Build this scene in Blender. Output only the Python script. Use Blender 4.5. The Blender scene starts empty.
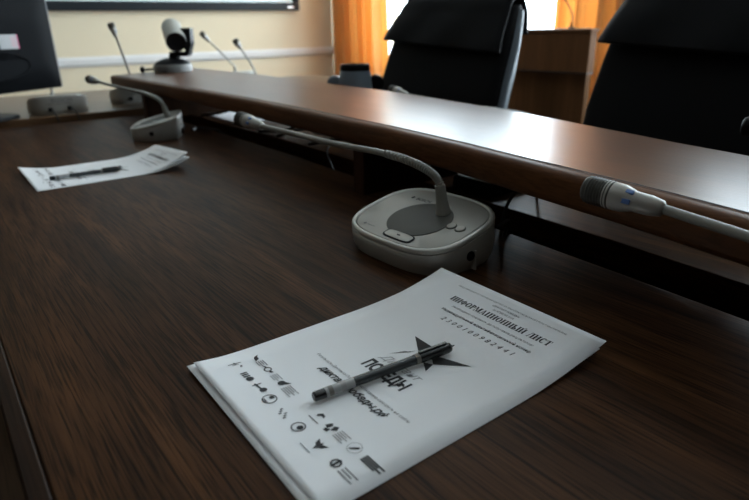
import bpy, bmesh, math, random
from mathutils import Vector, Matrix
random.seed(7)
C = bpy.context.scene.collection
T = 0.75                      # height of the desk top above the floor
PI = math.pi

# ------------------------------------------------------------------ materials
def new_mat(name):
    m = bpy.data.materials.new(name); m.use_nodes = True
    nt = m.node_tree; b = nt.nodes['Principled BSDF']
    return m, nt, b

def satin(m, scale, rough, base=0.):
    nt = m.node_tree; b = nt.nodes['Principled BSDF']; out = nt.nodes['Material Output']
    d = nt.nodes.new('ShaderNodeBsdfDiffuse'); g = nt.nodes.new('ShaderNodeBsdfGlossy'); g.inputs['Roughness'].default_value = rough
    for l in list(nt.links):
        if l.to_node == b and l.to_socket.name == 'Base Color': nt.links.new(l.from_socket, d.inputs['Color'])
        if l.to_node == b and l.to_socket.name == 'Normal':
            nt.links.new(l.from_socket, d.inputs['Normal']); nt.links.new(l.from_socket, g.inputs['Normal'])
    f = nt.nodes.new('ShaderNodeFresnel'); f.inputs['IOR'].default_value = 1.45
    mu = nt.nodes.new('ShaderNodeMath'); mu.operation = 'MULTIPLY_ADD'; mu.inputs[1].default_value = scale; mu.inputs[2].default_value = base
    nt.links.new(f.outputs['Fac'], mu.inputs[0])
    mx = nt.nodes.new('ShaderNodeMixShader')
    nt.links.new(mu.outputs['Value'], mx.inputs['Fac']); nt.links.new(d.outputs['BSDF'], mx.inputs[1]); nt.links.new(g.outputs['BSDF'], mx.inputs[2])
    nt.links.new(mx.outputs['Shader'], out.inputs['Surface'])
    return m

def plain(name, col, rough=.5, metal=0., bump=0., bscale=300., spec=.5, emit=None):
    m, nt, b = new_mat(name)
    b.inputs['Roughness'].default_value = rough
    b.inputs['Metallic'].default_value = metal
    b.inputs['Specular IOR Level'].default_value = spec
    tc = nt.nodes.new('ShaderNodeTexCoord')
    n = nt.nodes.new('ShaderNodeTexNoise'); n.inputs['Scale'].default_value = bscale; n.inputs['Detail'].default_value = 3
    nt.links.new(tc.outputs['Object'], n.inputs['Vector'])
    mx = nt.nodes.new('ShaderNodeMix'); mx.data_type = 'RGBA'
    mx.inputs['A'].default_value = (col[0]*.94, col[1]*.94, col[2]*.94, 1)
    mx.inputs['B'].default_value = (min(1, col[0]*1.06), min(1, col[1]*1.06), min(1, col[2]*1.06), 1)
    nt.links.new(n.outputs['Fac'], mx.inputs['Factor'])
    nt.links.new(mx.outputs['Result'], b.inputs['Base Color'])
    if bump:
        bp = nt.nodes.new('ShaderNodeBump'); bp.inputs['Strength'].default_value = bump; bp.inputs['Distance'].default_value = .001
        nt.links.new(n.outputs['Fac'], bp.inputs['Height']); nt.links.new(bp.outputs['Normal'], b.inputs['Normal'])
    if emit:
        b.inputs['Emission Color'].default_value = (*emit[0], 1); b.inputs['Emission Strength'].default_value = emit[1]
    return m

def wood(name, c0, c1, rough=.35, along='Y', fine=1., bump=.15, pores=.6, spec=.3, bdist=.0006):
    m, nt, b = new_mat(name)
    b.inputs['Specular IOR Level'].default_value = spec
    b.inputs['Roughness'].default_value = rough
    tc = nt.nodes.new('ShaderNodeTexCoord')
    def noise(sa, sx, det, rough_=.6):
        mp = nt.nodes.new('ShaderNodeMapping')
        s = [sx*fine]*3; s['XYZ'.index(along)] = sa*fine
        mp.inputs['Scale'].default_value = s
        nt.links.new(tc.outputs['Object'], mp.inputs['Vector'])
        n = nt.nodes.new('ShaderNodeTexNoise'); n.inputs['Scale'].default_value = 1; n.inputs['Detail'].default_value = det
        n.inputs['Roughness'].default_value = rough_; n.inputs['Distortion'].default_value = .4
        nt.links.new(mp.outputs['Vector'], n.inputs['Vector'])
        return n
    a = noise(1.6, 26, 5)
    p = noise(9, 330, 2)
    r1 = nt.nodes.new('ShaderNodeValToRGB'); e = r1.color_ramp.elements
    e[0].position = .33; e[0].color = (*c0, 1); e[1].position = .68; e[1].color = (*c1, 1)
    nt.links.new(a.outputs['Fac'], r1.inputs['Fac'])
    r2 = nt.nodes.new('ShaderNodeValToRGB'); e = r2.color_ramp.elements
    e[0].position = .36; e[0].color = (1-pores,)*3+(1,); e[1].position = .56; e[1].color = (1, 1, 1, 1)
    nt.links.new(p.outputs['Fac'], r2.inputs['Fac'])
    mx = nt.nodes.new('ShaderNodeMix'); mx.data_type = 'RGBA'; mx.blend_type = 'MULTIPLY'; mx.inputs['Factor'].default_value = 1
    nt.links.new(r1.outputs['Color'], mx.inputs['A']); nt.links.new(r2.outputs['Color'], mx.inputs['B'])
    nt.links.new(mx.outputs['Result'], b.inputs['Base Color'])
    bp = nt.nodes.new('ShaderNodeBump'); bp.inputs['Strength'].default_value = bump; bp.inputs['Distance'].default_value = bdist
    nt.links.new(p.outputs['Fac'], bp.inputs['Height']); nt.links.new(bp.outputs['Normal'], b.inputs['Normal'])
    return m

M = {}
M['desk'] = wood('dark_oak_veneer', (.026, .0098, .0034), (.078, .0320, .0115), .36, 'Y', 1.5, .35, .72, .10)
M['desk_band'] = wood('dark_oak_lipping', (.014, .006, .0028), (.036, .016, .007), .45, 'Y', 1., .3, .4, .1)
M['shelf_edge'] = wood('brown_lipping', (.075, .029, .0115), (.120, .048, .0185), .42, 'Y', 1., .2, .3, .10)
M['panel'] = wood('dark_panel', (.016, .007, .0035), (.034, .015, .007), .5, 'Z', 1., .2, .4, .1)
M['panel_edge'] = wood('panel_lipping', (.04, .016, .008), (.07, .028, .013), .45, 'Z', 1., .2, .4)
M['far_top'] = wood('far_table_veneer', (.10, .062, .034), (.16, .10, .055), .30, 'X', 1., .15, .3)
M['far_edge'] = wood('far_table_lipping', (.10, .05, .022), (.15, .075, .033), .45, 'X', 1., .2, .3)
M['lectern'] = wood('lectern_veneer', (.10, .045, .019), (.135, .062, .027), .5, 'Z', .5, .1, .2)
M['lectern_body'] = wood('lectern_body_veneer', (.07, .033, .014), (.14, .066, .028), .55, 'Z', .25, .1, .2)
M['floor'] = wood('floor_laminate', (.10, .058, .032), (.17, .10, .055), .45, 'Y', .5, .1, .4)

def shelf_mat():
    m = wood('shelf_lacquered_veneer', (.075, .0260, .0085), (.118, .042, .0140), .29, 'Y', 1., 0, .25, .34)
    nt = m.node_tree; b = nt.nodes['Principled BSDF']
    tc = nt.nodes.new('ShaderNodeTexCoord')
    n = nt.nodes.new('ShaderNodeTexNoise'); n.inputs['Scale'].default_value = 420; n.inputs['Detail'].default_value = 2
    nt.links.new(tc.outputs['Object'], n.inputs['Vector'])
    bp = nt.nodes.new('ShaderNodeBump'); bp.inputs['Strength'].default_value = .35; bp.inputs['Distance'].default_value = .0004
    nt.links.new(n.outputs['Fac'], bp.inputs['Height']); nt.links.new(bp.outputs['Normal'], b.inputs['Normal'])
    return m
M['shelf'] = shelf_mat()
for k_, sc_, ro_ in (('desk', .26, .33), ('desk_band', .25, .4), ('shelf_edge', .30, .38), ('panel', .2, .45), ('panel_edge', .25, .45), ('lectern', .2, .5), ('lectern_body', .15, .5)):
    satin(M[k_], sc_, ro_)
M['dark_line'] = plain('dark_inlay', (.012, .006, .004), .6)
M['wall'] = plain('cream_plaster', (.66, .565, .41), .85, bump=.1, bscale=120)
M['wall_low'] = M['wall']
M['white'] = plain('white_paint', (.62, .61, .60), .65)
M['low_bounce'] = wood('low_bounce_wall_wood', (.05, .03, .018), (.09, .055, .032), .6, 'Z', .5, .1, .2)  # dark finish made up for the unseen walls to cut bounced light
M['ceiling'] = plain('white_ceiling', (.8, .8, .78), .9)
M['pvc'] = plain('white_window_frame', (.8, .82, .84), .4)
M['grey'] = plain('warm_grey_plastic', (.37, .362, .33), .40, .25, bump=.05, bscale=900)
M['grey_top'] = plain('warm_grey_panel', (.31, .302, .272), .40, .25, bump=.05, bscale=900)
M['grille'] = plain('perforated_grille', (.075, .073, .064), .55, spec=.3)
M['black'] = plain('black_plastic', (.007, .007, .008), .42, spec=.3)
M['blackm'] = plain('black_matt_plastic', (.0055, .006, .007), .55, bump=.1, bscale=500, spec=.2)
M['cable'] = plain('black_cable', (.010, .010, .012), .5)
M['silver'] = plain('silver_metal', (.55, .56, .57), .32, .85)
M['silverp'] = plain('silver_plastic', (.30, .30, .27), .45, .15)
M['rim'] = plain('satin_silver_rim', (.48, .475, .445), .32, .5)
M['ring2'] = plain('dull_silver_trim', (.22, .22, .23), .45)
M['ring'] = plain('grey_base_plastic', (.12, .12, .115), .45)
M['neck'] = plain('grey_rubber_neck', (.24, .235, .21), .45)
M['blue'] = plain('blue_window', (.10, .20, .48), .3)
M['ink'] = plain('black_ink', (.02, .02, .022), .8)
M['ink2'] = plain('grey_ink', (.14, .14, .15), .8)
M['ink3'] = plain('light_grey_ink', (.32, .32, .33), .8)
M['leather'] = plain('black_leather', (.008, .008, .0088), .6, bump=.2, bscale=140, spec=.06)
M['leather_lit'] = plain('black_leather_window_lit', (.12, .15, .18), .42, bump=.15, bscale=140, spec=.5)  # black leather coloured paler and bluer, as if lit by the window
for k_, sc_, ro_ in (('leather', .16, .5), ('blackm', .08, .5), ('black', .35, .38)): satin(M[k_], sc_, ro_)
M['pot'] = plain('blue_grey_enamel', (.19, .24, .29), .33, .2)
M['whiteboard'] = plain('whiteboard', (.60, .68, .70), .35)
M['frame'] = plain('black_frame', (.012, .014, .017), .45, spec=.3)
satin(M['frame'], .4, .42)
M['sticker'] = plain('white_sticker', (.30, .30, .30), .6)
M['pink'] = plain('magenta_print', (.42, .03, .12), .5)
M['pinkp'] = plain('pale_pink_print', (.42, .22, .25), .5)
M['pen_dark'] = plain('pen_black', (.010, .011, .012), .25)
M['pen_smoke'] = plain('pen_smoky_barrel', (.035, .04, .042), .18)
M['pen_clear'] = plain('pen_clear_end', (.38, .39, .39), .2)
M['pen_band'] = plain('pen_grey_band', (.16, .15, .13), .35)

def paper_mat():
    m, nt, b = new_mat('white_office_paper')
    b.inputs['Base Color'].default_value = (.80, .81, .83, 1); b.inputs['Roughness'].default_value = .7
    b.inputs['Specular IOR Level'].default_value = .25
    return m
M['paper'] = paper_mat()

def curtain_mat(name, c, t):
    m, nt, b = new_mat(name)
    out = nt.nodes['Material Output']
    b.inputs['Base Color'].default_value = (*c, 1); b.inputs['Roughness'].default_value = .8
    tr = nt.nodes.new('ShaderNodeBsdfTranslucent'); tr.inputs['Color'].default_value = (*t, 1)
    n = nt.nodes.new('ShaderNodeTexNoise'); n.inputs['Scale'].default_value = 500
    tc = nt.nodes.new('ShaderNodeTexCoord'); nt.links.new(tc.outputs['Object'], n.inputs['Vector'])
    bp = nt.nodes.new('ShaderNodeBump'); bp.inputs['Strength'].default_value = .2; bp.inputs['Distance'].default_value = .001
    nt.links.new(n.outputs['Fac'], bp.inputs['Height']); nt.links.new(bp.outputs['Normal'], b.inputs['Normal'])
    mx = nt.nodes.new('ShaderNodeMixShader'); mx.inputs['Fac'].default_value = .5
    nt.links.new(b.outputs['BSDF'], mx.inputs[1]); nt.links.new(tr.outputs['BSDF'], mx.inputs[2])
    nt.links.new(mx.outputs['Shader'], out.inputs['Surface'])
    return m
M['curtain'] = curtain_mat('orange_curtain_fabric', (.78, .47, .19), (.80, .50, .22))
M['curtain2'] = M['curtain']

def glass_mat():
    m, nt, b = new_mat('window_glass')
    out = nt.nodes['Material Output']
    tr = nt.nodes.new('ShaderNodeBsdfTransparent'); tr.inputs['Color'].default_value = (.95, .97, .97, 1)
    gl = nt.nodes.new('ShaderNodeBsdfGlossy'); gl.inputs['Roughness'].default_value = .03
    mx = nt.nodes.new('ShaderNodeMixShader'); mx.inputs['Fac'].default_value = .06
    nt.links.new(tr.outputs['BSDF'], mx.inputs[1]); nt.links.new(gl.outputs['BSDF'], mx.inputs[2])
    nt.links.new(mx.outputs['Shader'], out.inputs['Surface'])
    return m
M['glass'] = glass_mat()

# ------------------------------------------------------------------ builders
class MB:
    def __init__(s): s.v = []; s.f = []
    def add(s, vs, fs):
        o = len(s.v); s.v += [tuple(p) for p in vs]; s.f += [tuple(i+o for i in q) for q in fs]; return s
    def box(s, x0, x1, y0, y1, z0, z1):
        return s.add([(x0,y0,z0),(x1,y0,z0),(x1,y1,z0),(x0,y1,z0),(x0,y0,z1),(x1,y0,z1),(x1,y1,z1),(x0,y1,z1)],
                     [(3,2,1,0),(4,5,6,7),(0,1,5,4),(1,2,6,5),(2,3,7,6),(3,0,4,7)])
    def loops(s, rings, close=True, cap0=True, cap1=True):
        n = len(rings[0]); vs = [p for r in rings for p in r]; fs = []
        for i in range(len(rings)-1):
            for k in range(n if close else n-1):
                k2 = (k+1) % n
                fs.append((i*n+k, i*n+k2, (i+1)*n+k2, (i+1)*n+k))
        if cap0: fs.append(tuple(range(n-1, -1, -1)))
        if cap1: fs.append(tuple((len(rings)-1)*n+k for k in range(n)))
        return s.add(vs, fs)
    def prism(s, outline, z0, z1):
        return s.loops([[(x, y, z0) for x, y in outline], [(x, y, z1) for x, y in outline]])
    def revolve(s, a, b, prof, n=24):
        """profile [(t, r)] about the axis from a to b, t in metres from a"""
        a = Vector(a); d = (Vector(b)-a).normalized()
        u = d.orthogonal().normalized(); w = d.cross(u)
        return s.loops([[a+d*t+u*(max(r,1e-5)*math.cos(2*PI*k/n))+w*(max(r,1e-5)*math.sin(2*PI*k/n)) for k in range(n)] for t, r in prof])
    def tube(s, pts, rad, n=10, rib=None):
        pts = [Vector(p) for p in pts]; rings = []
        t0 = (pts[1]-pts[0]).normalized(); u = t0.orthogonal().normalized()
        for i, p in enumerate(pts):
            t = (pts[min(i+1, len(pts)-1)]-pts[max(i-1, 0)]).normalized()
            u = (u-t*u.dot(t)).normalized(); w = t.cross(u)
            r = rad(i/(len(pts)-1)) if callable(rad) else rad
            rings.append([p+u*(r*math.cos(2*PI*k/n))+w*(r*math.sin(2*PI*k/n)) for k in range(n)])
        return s.loops(rings)
    def grid(s, fn, nu, nv):
        vs = [fn(i/nu, j/nv) for i in range(nu+1) for j in range(nv+1)]
        return s.add(vs, [(i*(nv+1)+j, (i+1)*(nv+1)+j, (i+1)*(nv+1)+j+1, i*(nv+1)+j+1) for i in range(nu) for j in range(nv)])
    def build(s, name, mat, parent=None, loc=(0,0,0), smooth=False, bevel=0, seg=2, solid=0, sub=0, angle=35, rot=None):
        me = bpy.data.meshes.new(name); me.from_pydata(s.v, [], s.f)
        bm = bmesh.new(); bm.from_mesh(me); bmesh.ops.recalc_face_normals(bm, faces=bm.faces); bm.to_mesh(me); bm.free()
        me.materials.append(mat)
        o = bpy.data.objects.new(name, me); C.objects.link(o); o.location = loc
        if rot: o.rotation_euler = rot
        if parent: o.parent = parent
        if smooth:
            for p in me.polygons: p.use_smooth = True
            me.set_sharp_from_angle(angle=math.radians(angle))
        if solid:
            q = o.modifiers.new('solid', 'SOLIDIFY'); q.thickness = solid; q.offset = 0
        if bevel:
            q = o.modifiers.new('bevel', 'BEVEL'); q.width = bevel; q.segments = seg; q.limit_method = 'ANGLE'; q.angle_limit = math.radians(40)
        if sub:
            q = o.modifiers.new('sub', 'SUBSURF'); q.levels = sub; q.render_levels = sub
        return o

def spline(pts, n=8):
    """Catmull-Rom through the points"""
    P = [Vector(p) for p in pts]; P = [P[0]*2-P[1]]+P+[P[-1]*2-P[-2]]; out = []
    for i in range(1, len(P)-2):
        for k in range(n):
            t = k/n; a, b, c, d = P[i-1], P[i], P[i+1], P[i+2]
            out.append(.5*((2*b)+(c-a)*t+(2*a-5*b+4*c-d)*t*t+(3*b-a-3*c+d)*t**3))
    out.append(P[-2]); return out

def thing(name, label, cat, loc=(0,0,0), rz=0, group=None):
    o = bpy.data.objects.new(name, None); C.objects.link(o); o.empty_display_size = .05
    o.location = loc; o.rotation_euler = (0, 0, rz); o['label'] = label; o['category'] = cat
    if group: o['group'] = group
    return o
def tag(o, label, cat, group=None):
    o['label'] = label; o['category'] = cat
    if group: o['group'] = group
    return o
def struct(o): o['kind'] = 'structure'; return o

def interp(tab, y):
    if y <= tab[0][0]:
        (a, b), (c, d) = tab[0], tab[1]
    elif y >= tab[-1][0]:
        (a, b), (c, d) = tab[-2], tab[-1]
        return d
    else:
        for i in range(len(tab)-1):
            if tab[i][0] <= y <= tab[i+1][0]: (a, b), (c, d) = tab[i], tab[i+1]; break
    return b+(d-b)*(y-a)/(c-a)

# ------------------------------------------------------------------ room shell (z of the plan is measured from the desk top)
FZ, CZ = -T, 2.25
XL, XR, YB, YF = -2.6, 3.15, -3.0, 4.5
def zt(z): return z+T
WIN = [(2.02, 4.18), (-.25, 1.42)]
SILL, HEAD = -.06, 1.85

struct(MB().box(XL, XR+.3, YB, YF+.2, -.05, 0).build('floor', M['floor']))
struct(MB().box(XL, XR+.3, YB, YF+.2, zt(CZ), zt(CZ)+.05).build('ceiling', M['ceiling']))
struct(MB().box(XL, XR+.3, YF, YF+.2, 0, zt(CZ)).build('wall_back', M['wall']))
struct(MB().box(XL-.2, XL, YB, YF+.2, 0, zt(CZ)).build('wall_left', M['low_bounce']))
struct(MB().box(XL-.2, XR+.3, YB-.2, YB, 0, zt(CZ)).build('wall_front', M['low_bounce']))
w = MB()
w.box(XR, XR+.3, YB, YF, 0, zt(SILL)); w.box(XR, XR+.3, YB, YF, zt(HEAD), zt(CZ))
ys = [YB]+[v for a, b in sorted(WIN) for v in (a, b)]+[YF]
for i in range(0, len(ys), 2): w.box(XR, XR+.3, ys[i], ys[i+1], zt(SILL), zt(HEAD))
struct(w.build('wall_right', M['wall']))
# dado rail on the back wall: a moulded strip
prof = [(0, .062), (.008, .062), (.014, .074), (.022, .078), (.022, .112), (.014, .118), (.010, .128), (0, .128)]
prof = [(-d, z) for d, z in prof]
struct(MB().loops([[(x, YF+d, zt(z)) for d, z in prof] for x in (XL, XR)]).build('trim_1', M['white']))
struct(MB().box(XL, XR, YF-.018, YF, 0, .09).build('baseboard_back', M['white'], bevel=.004))
struct(MB().box(XR-.018, XR, YB, YF-.02, 0, .09).build('baseboard_right', M['white'], bevel=.004))
for i, (a, b) in enumerate(WIN):
    fr = MB(); x0, x1 = XR+.12, XR+.18
    z0, z1 = zt(SILL), zt(HEAD); f = .055
    fr.box(x0, x1, a, a+f, z0, z1); fr.box(x0, x1, b-f, b, z0, z1)
    fr.box(x0, x1, a+f, b-f, z0, z0+f); fr.box(x0, x1, a+f, b-f, z1-f, z1)
    m_ = (a+b)/2; fr.box(x0, x1, m_-.04, m_+.04, z0+f, z1-f)
    o = struct(fr.build('window_%d' % (i+1), M['pvc'], bevel=.005))
    MB().box(x0+.028, x0+.032, a+f, b-f, z0+f, z1-f).build('window_pane', M['glass'], o)
    MB().box(XR-.1, XR+.12, a-.05, b+.05, z0-.035, z0-.001).build('window_sill', M['pvc'], o, bevel=.006)

# ------------------------------------------------------------------ the conference desk, its raised shelf and the counter behind
EDGE = [(.05, .583), (.216, .601), (.343, .611), (.45, .618), (.55, .626), (.75, .642), (.94, .656), (1.23, .668), (1.62, .672), (2.2, .673)]
SF = [(.0, .458), (.167, .489), (.236, .502), (.324, .515), (.453, .531), (.555, .546), (.73, .564), (.99, .577), (1.26, .588), (1.53, .589), (2.37, .581)]
SBK = [(.15, .715), (.271, .749), (.358, .766), (.41, .781), (.47, .796), (.55, .816), (.613, .834), (.75, .862), (.9, .887), (1.05, .909), (1.2, .927), (1.455, .947), (1.63, .955), (1.93, .968), (2.4, .972)]
CNT = [(.05, .672), (.22, .686), (.41, .705), (.63, .716), (.93, .735), (1.3, .748), (2.2, .755)]
YS = [-.75+.05*i for i in range(int(2.95/.05)+1)]   # up to 2.20
YS = [y for y in YS if y < 2.2]+[2.2]

desk = thing('conference_desk', 'dark brown wooden conference desk holding the papers and pens in front', 'desk', (.3, .7, 0))
L = Vector(desk.location)
def rel(pts, o): return [tuple(Vector(p)-Vector(o.location)) for p in pts]
def strip(name, mat, parent, xa, xb, z0, z1, ys, bevel=.0, sub=None):
    """slab between two curves x = xa(y), xb(y)"""
    rings = []
    for y in ys:
        rings.append(rel([(xa(y), y, zt(z0)), (xb(y), y, zt(z0)), (xb(y), y, zt(z1)), (xa(y), y, zt(z1))], parent))
    return MB().loops(rings).build(name, mat, parent, bevel=bevel, smooth=True, angle=30)
strip('tabletop', M['desk'], desk, lambda y: .0095, lambda y: interp(EDGE, y), -.035, 0, YS, .0015)
strip('edge_band', M['desk_band'], desk, lambda y: -.005, lambda y: .0093, -.036, -.0002, YS, .002)
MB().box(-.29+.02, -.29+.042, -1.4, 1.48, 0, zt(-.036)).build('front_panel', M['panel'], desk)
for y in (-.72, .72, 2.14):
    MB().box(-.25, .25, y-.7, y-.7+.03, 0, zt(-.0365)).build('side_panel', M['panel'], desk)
MB().box(.3, .36, -1.4, 1.44, zt(-.16), zt(-.145)).build('cable_tray', M['blackm'], desk)

shelf = thing('raised_shelf', 'long glossy brown raised shelf running along the back of the desk', 'shelf', (.75, 1, T))
inset = .018
ysf = [-.6+.06*i for i in range(52)]; ysf = [y for y in ysf if y < 2.35]+[2.37]
# outline with an oblique far end and rounded corners
def rounded(pts, r, n=5):
    out = []
    for i, p in enumerate(pts):
        a, b, c = Vector(pts[i-1]), Vector(p), Vector(pts[(i+1) % len(pts)])
        u = (a-b).normalized(); v = (c-b).normalized(); h = math.acos(max(-1, min(1, u.dot(v))))/2
        if h > 1.48: out.append(tuple(b)); continue
        d = min(r/math.tan(h), .4*min((a-b).length, (c-b).length))
        p0, p1 = b+u*d, b+v*d
        for k in range(n+1):
            t = k/n; out.append(tuple(p0*(1-t)**2+b*2*t*(1-t)+p1*t*t))
    return out
front = [(interp(SF, y), y) for y in ysf]
back = [(interp(SBK, y), y) for y in ysf if y < 2.38]+[(.972, 2.40), (.968, 2.56)]
ol = [(x+inset, y) for x, y in front]+list(reversed(back))
ol = rounded(ol, .02)
MB().prism([(x-.75, y-1) for x, y in ol], .092, .13).build('shelf_top', M['shelf'], shelf, bevel=.004, seg=3, smooth=True, angle=25)
rings = []
for x, y in front:
    pr_ = [(inset-.0002, .0925), (.006, .0925), (.002, .095), (0, .100), (0, .121), (.0015, .1255), (.005, .1285), (.010, .1296), (inset-.0002, .1296)]
    rings.append([(x+d-.75, y-1, z) for d, z in pr_])
MB().loops(rings).build('front_lipping', M['shelf_edge'], shelf, smooth=True, angle=40)
rings = [[(x+inset+a-.75, y-1, z) for a, z in ((.004, .1301), (.0052, .1301), (.0052, .1305), (.004, .1305))] for x, y in front]
MB().loops(rings).build('inlay_line', M['dark_line'], shelf)
for y, x0 in ((.807, .586), (2.06, .600), (-.42, .50)):
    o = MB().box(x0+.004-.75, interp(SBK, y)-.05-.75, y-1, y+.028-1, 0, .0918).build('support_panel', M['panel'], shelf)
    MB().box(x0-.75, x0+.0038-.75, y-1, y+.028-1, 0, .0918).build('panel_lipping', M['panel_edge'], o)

counter = thing('meeting_counter', 'lower dark counter across the cable gap beyond the raised shelf', 'counter', (.95, .7, 0))
strip('worktop', M['desk'], counter, lambda y: interp(CNT, y), lambda y: 1.095, -.035, 0, YS, .0015)
MB().box(-.2, -.178, -1.4, 1.48, .52, zt(-.036)).build('front_panel', M['panel'], counter)
for y in (-.7, .75, 1.66):
    MB().box(-.17, -.06, y-.6, y-.57, 0, zt(-.0365)).build('side_panel', M['panel'], counter)

ft = thing('far_table', 'lighter brown table crossing the far end of the desk under monitor', 'table', (.4, 2.66, 0))
MB().box(-1.6, 1.5, -.43, .45, zt(-.012), zt(.02)).build('tabletop', M['far_top'], ft, bevel=.002)
MB().box(-1.6, 1.5, -.438, -.4303, zt(-.012), zt(.0195)).build('edge_band', M['far_edge'], ft, bevel=.002)
for x in (-1.5, -.1, 1.4): MB().box(x, x+.03, -.4, .42, 0, zt(-.0122)).build('side_panel', M['panel'], ft)
MB().box(-1.46, 1.39, .30, .32, .1, zt(-.0122)).build('modesty_panel', M['panel'], ft)

# ------------------------------------------------------------------ discussion units with gooseneck microphones
HX, HY = .0685, .0945
def outl(k, n=64, ex=3.1, cx=0):
    r = []
    for i in range(n):
        a = 2*PI*i/n; c, s_ = math.cos(a), math.sin(a)
        r.append((cx+k[0]*math.copysign(abs(c)**(2/ex), c), k[1]*math.copysign(abs(s_)**(2/ex), s_)))
    return r
def ztop(x): return .0475+x/HX*.0160
def text_mesh(body, size, align='LEFT', shear=0, off=0, spacing=1., res=2):
    c = bpy.data.curves.new('text', 'FONT'); c.body = body; c.size = size; c.align_x = align; c.shear = shear; c.offset = off
    c.space_character = spacing; c.resolution_u = res
    o = bpy.data.objects.new('text', c); C.objects.link(o)
    bpy.context.view_layer.update()
    dg = bpy.context.evaluated_depsgraph_get()
    me = bpy.data.meshes.new_from_object(o.evaluated_get(dg))
    vs = [v.co.copy() for v in me.vertices]; fs = [tuple(p.vertices) for p in me.polygons]
    bpy.data.objects.remove(o); bpy.data.curves.remove(c); bpy.data.meshes.remove(me)
    return vs, fs
def fit_text(body, s0, s1, **kw):
    """text scaled so that it runs from s0 to s1"""
    vs, fs = text_mesh(body, 1, **kw)
    a = min(v.x for v in vs); b = max(v.x for v in vs); k = (s1-s0)/(b-a)
    return [Vector(((v.x-a)*k+s0, v.y*k, 0)) for v in vs], fs, k

def make_base(name, label, loc, rz, group):
    t = thing(name, label, 'microphone unit', loc, rz, group)
    mb = MB(); rr = []
    for k, dz in ((.93, None), (.985, .010), (1.0, .018)):
        rr.append([(x, y, 0 if dz is None else dz) for x, y in outl((HX*k, HY*k))])
    for k, dz in ((1.0, -.0075), (.985, -.0068), (.93, -.0068)):
        rr.append([(x, y, ztop(x)+dz) for x, y in outl((HX*k, HY*k))])
    mb.loops(rr).build('housing', M['grey'], t, smooth=True, angle=50)
    mb = MB(); rr = []
    for k, dz in ((.975, -.0067), (.985, -.0058), (1.002, -.0050), (1.0, -.0026), (.985, -.0006), (.965, 0), (.945, -.0002), (.932, -.0014), (.925, -.0035), (.91, -.0045)):
        rr.append([(x, y, ztop(x)+dz) for x, y in outl((HX*k, HY*k))])
    mb.loops(rr).build('rim', M['rim'], t, smooth=True, angle=50)
    mb = MB(); rr = []
    for k, dz in ((.922, -.004), (.92, -.0015), (.91, -.0008), (.5, -.0006), (.02, -.0006)):
        rr.append([(x, y, ztop(x)+dz) for x, y in outl((HX*k, HY*k))])
    tp = mb.loops(rr).build('top_panel', M['grey_top'], t, smooth=True)
    # speaker disc with a ring of perforations
    mb = MB(); rr = []
    for k, dz in ((1, -.0006), (1, .0001), (.97, .0006), (.5, .0009), (.02, .001)):
        rr.append([(x, y-.006, ztop(x)+dz) for x, y in outl((.0410*k, .0450*k), 48, 2, -.007)])
    g = mb.loops(rr).build('speaker_grille', M['grille'], t, smooth=True)
    # talk button: dark surround and raised key
    def slot(cx, cy, hx, hy, z0, z1, ex=4):
        return [[(cx+x, cy+y, ztop(cx+x)+z) for x, y in outl((hx*k, hy*k), 32, ex)] for k, z in ((1, z0), (1, z1), (.9, z1+.0004))]
    b = MB().loops(slot(-.0505, -.014, .0085, .025, -.0006, .0002)).build('talk_button', M['black'], t, smooth=True)
    MB().loops(slot(-.0505, -.014, .0068, .0225, .0001, .0006)).build('button_key', M['grey'], b, smooth=True)
    MB().loops(slot(-.0505, -.014, .0010, .003, .0010, .0012)).build('button_symbol', M['ink'], b)
    for cx, cy in ((-.001, -.056), (-.001, -.0705)):
        b = MB().loops(slot(cx, cy, .0068, .0068, -.0006, .0002, 2)).build('small_button', M['grille'], t, smooth=True)
        MB().loops(slot(cx, cy, .0056, .0056, .0001, .0010, 2)).build('button_key', M['grey'], b, smooth=True)
    # maker's word and the printed line on the front left corner
    vs, fs, k = fit_text('BOSCH', 0, .026, off=.02)
    pts = [(.031+v.y, .050-v.x-.008, 0) for v in vs]
    lg = MB().add([(x, y, ztop(x)-.0003) for x, y, z in pts], fs)
    lg.loops([[(.034+.0028*math.cos(a), .050+.0028*math.sin(a), ztop(.034+.0028*math.cos(a))-.0003) for a in [PI*2*j/14 for j in range(14)]]], cap0=False)
    lg.build('logo', M['ink'], t)
    mk = MB()
    mk.loops([[(-.049+.0024*math.cos(a), .054+.0024*math.sin(a), ztop(-.049+.0024*math.cos(a))-.0003) for a in [PI*2*j/12 for j in range(12)]]], cap0=False)
    mk.add([(-.0498, .049, ztop(-.0498)-.0003), (-.0486, .049, ztop(-.0486)-.0003), (-.0486, .034, ztop(-.0486)-.0003), (-.0498, .034, ztop(-.0498)-.0003)], [(0, 1, 2, 3)])
    mk.build('printed_mark', M['ink2'], t)
    # jack on the right side
    for xj, yj in ((-.008, -.0950), ):
        MB().revolve((xj, yj+.004, .021), (xj-.0006, yj-.01, .021), [(0, .006), (.0045, .0062), (.005, .0058)], 20).build('headphone_jack', M['black'], t, smooth=True)
        MB().box(xj+.006, xj+.0085, yj-.0022, yj+.004, 0.002, .026).build('side_rib', M['grey'], t)
    # word and sockets on the rear face
    vs, fs, k = fit_text('BOSCH', -.032, .032)
    rear = HX*.997
    MB().add([(rear-.0005+.0012-abs(v.x)**3*8, v.x, .040+v.y) for v in vs], fs).build('rear_logo', M['ink2'], t)
    MB().box(rear-.003, rear+.0012, -.045, .03, .034, .0352).build('rear_groove', M['grille'], t)
    for yy in (-.038, .022):
        MB().box(rear-.004, rear+.0035, yy-.007, yy+.007, .010, .024).build('cable_socket', M['black'], t, bevel=.002)
    return t

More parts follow.
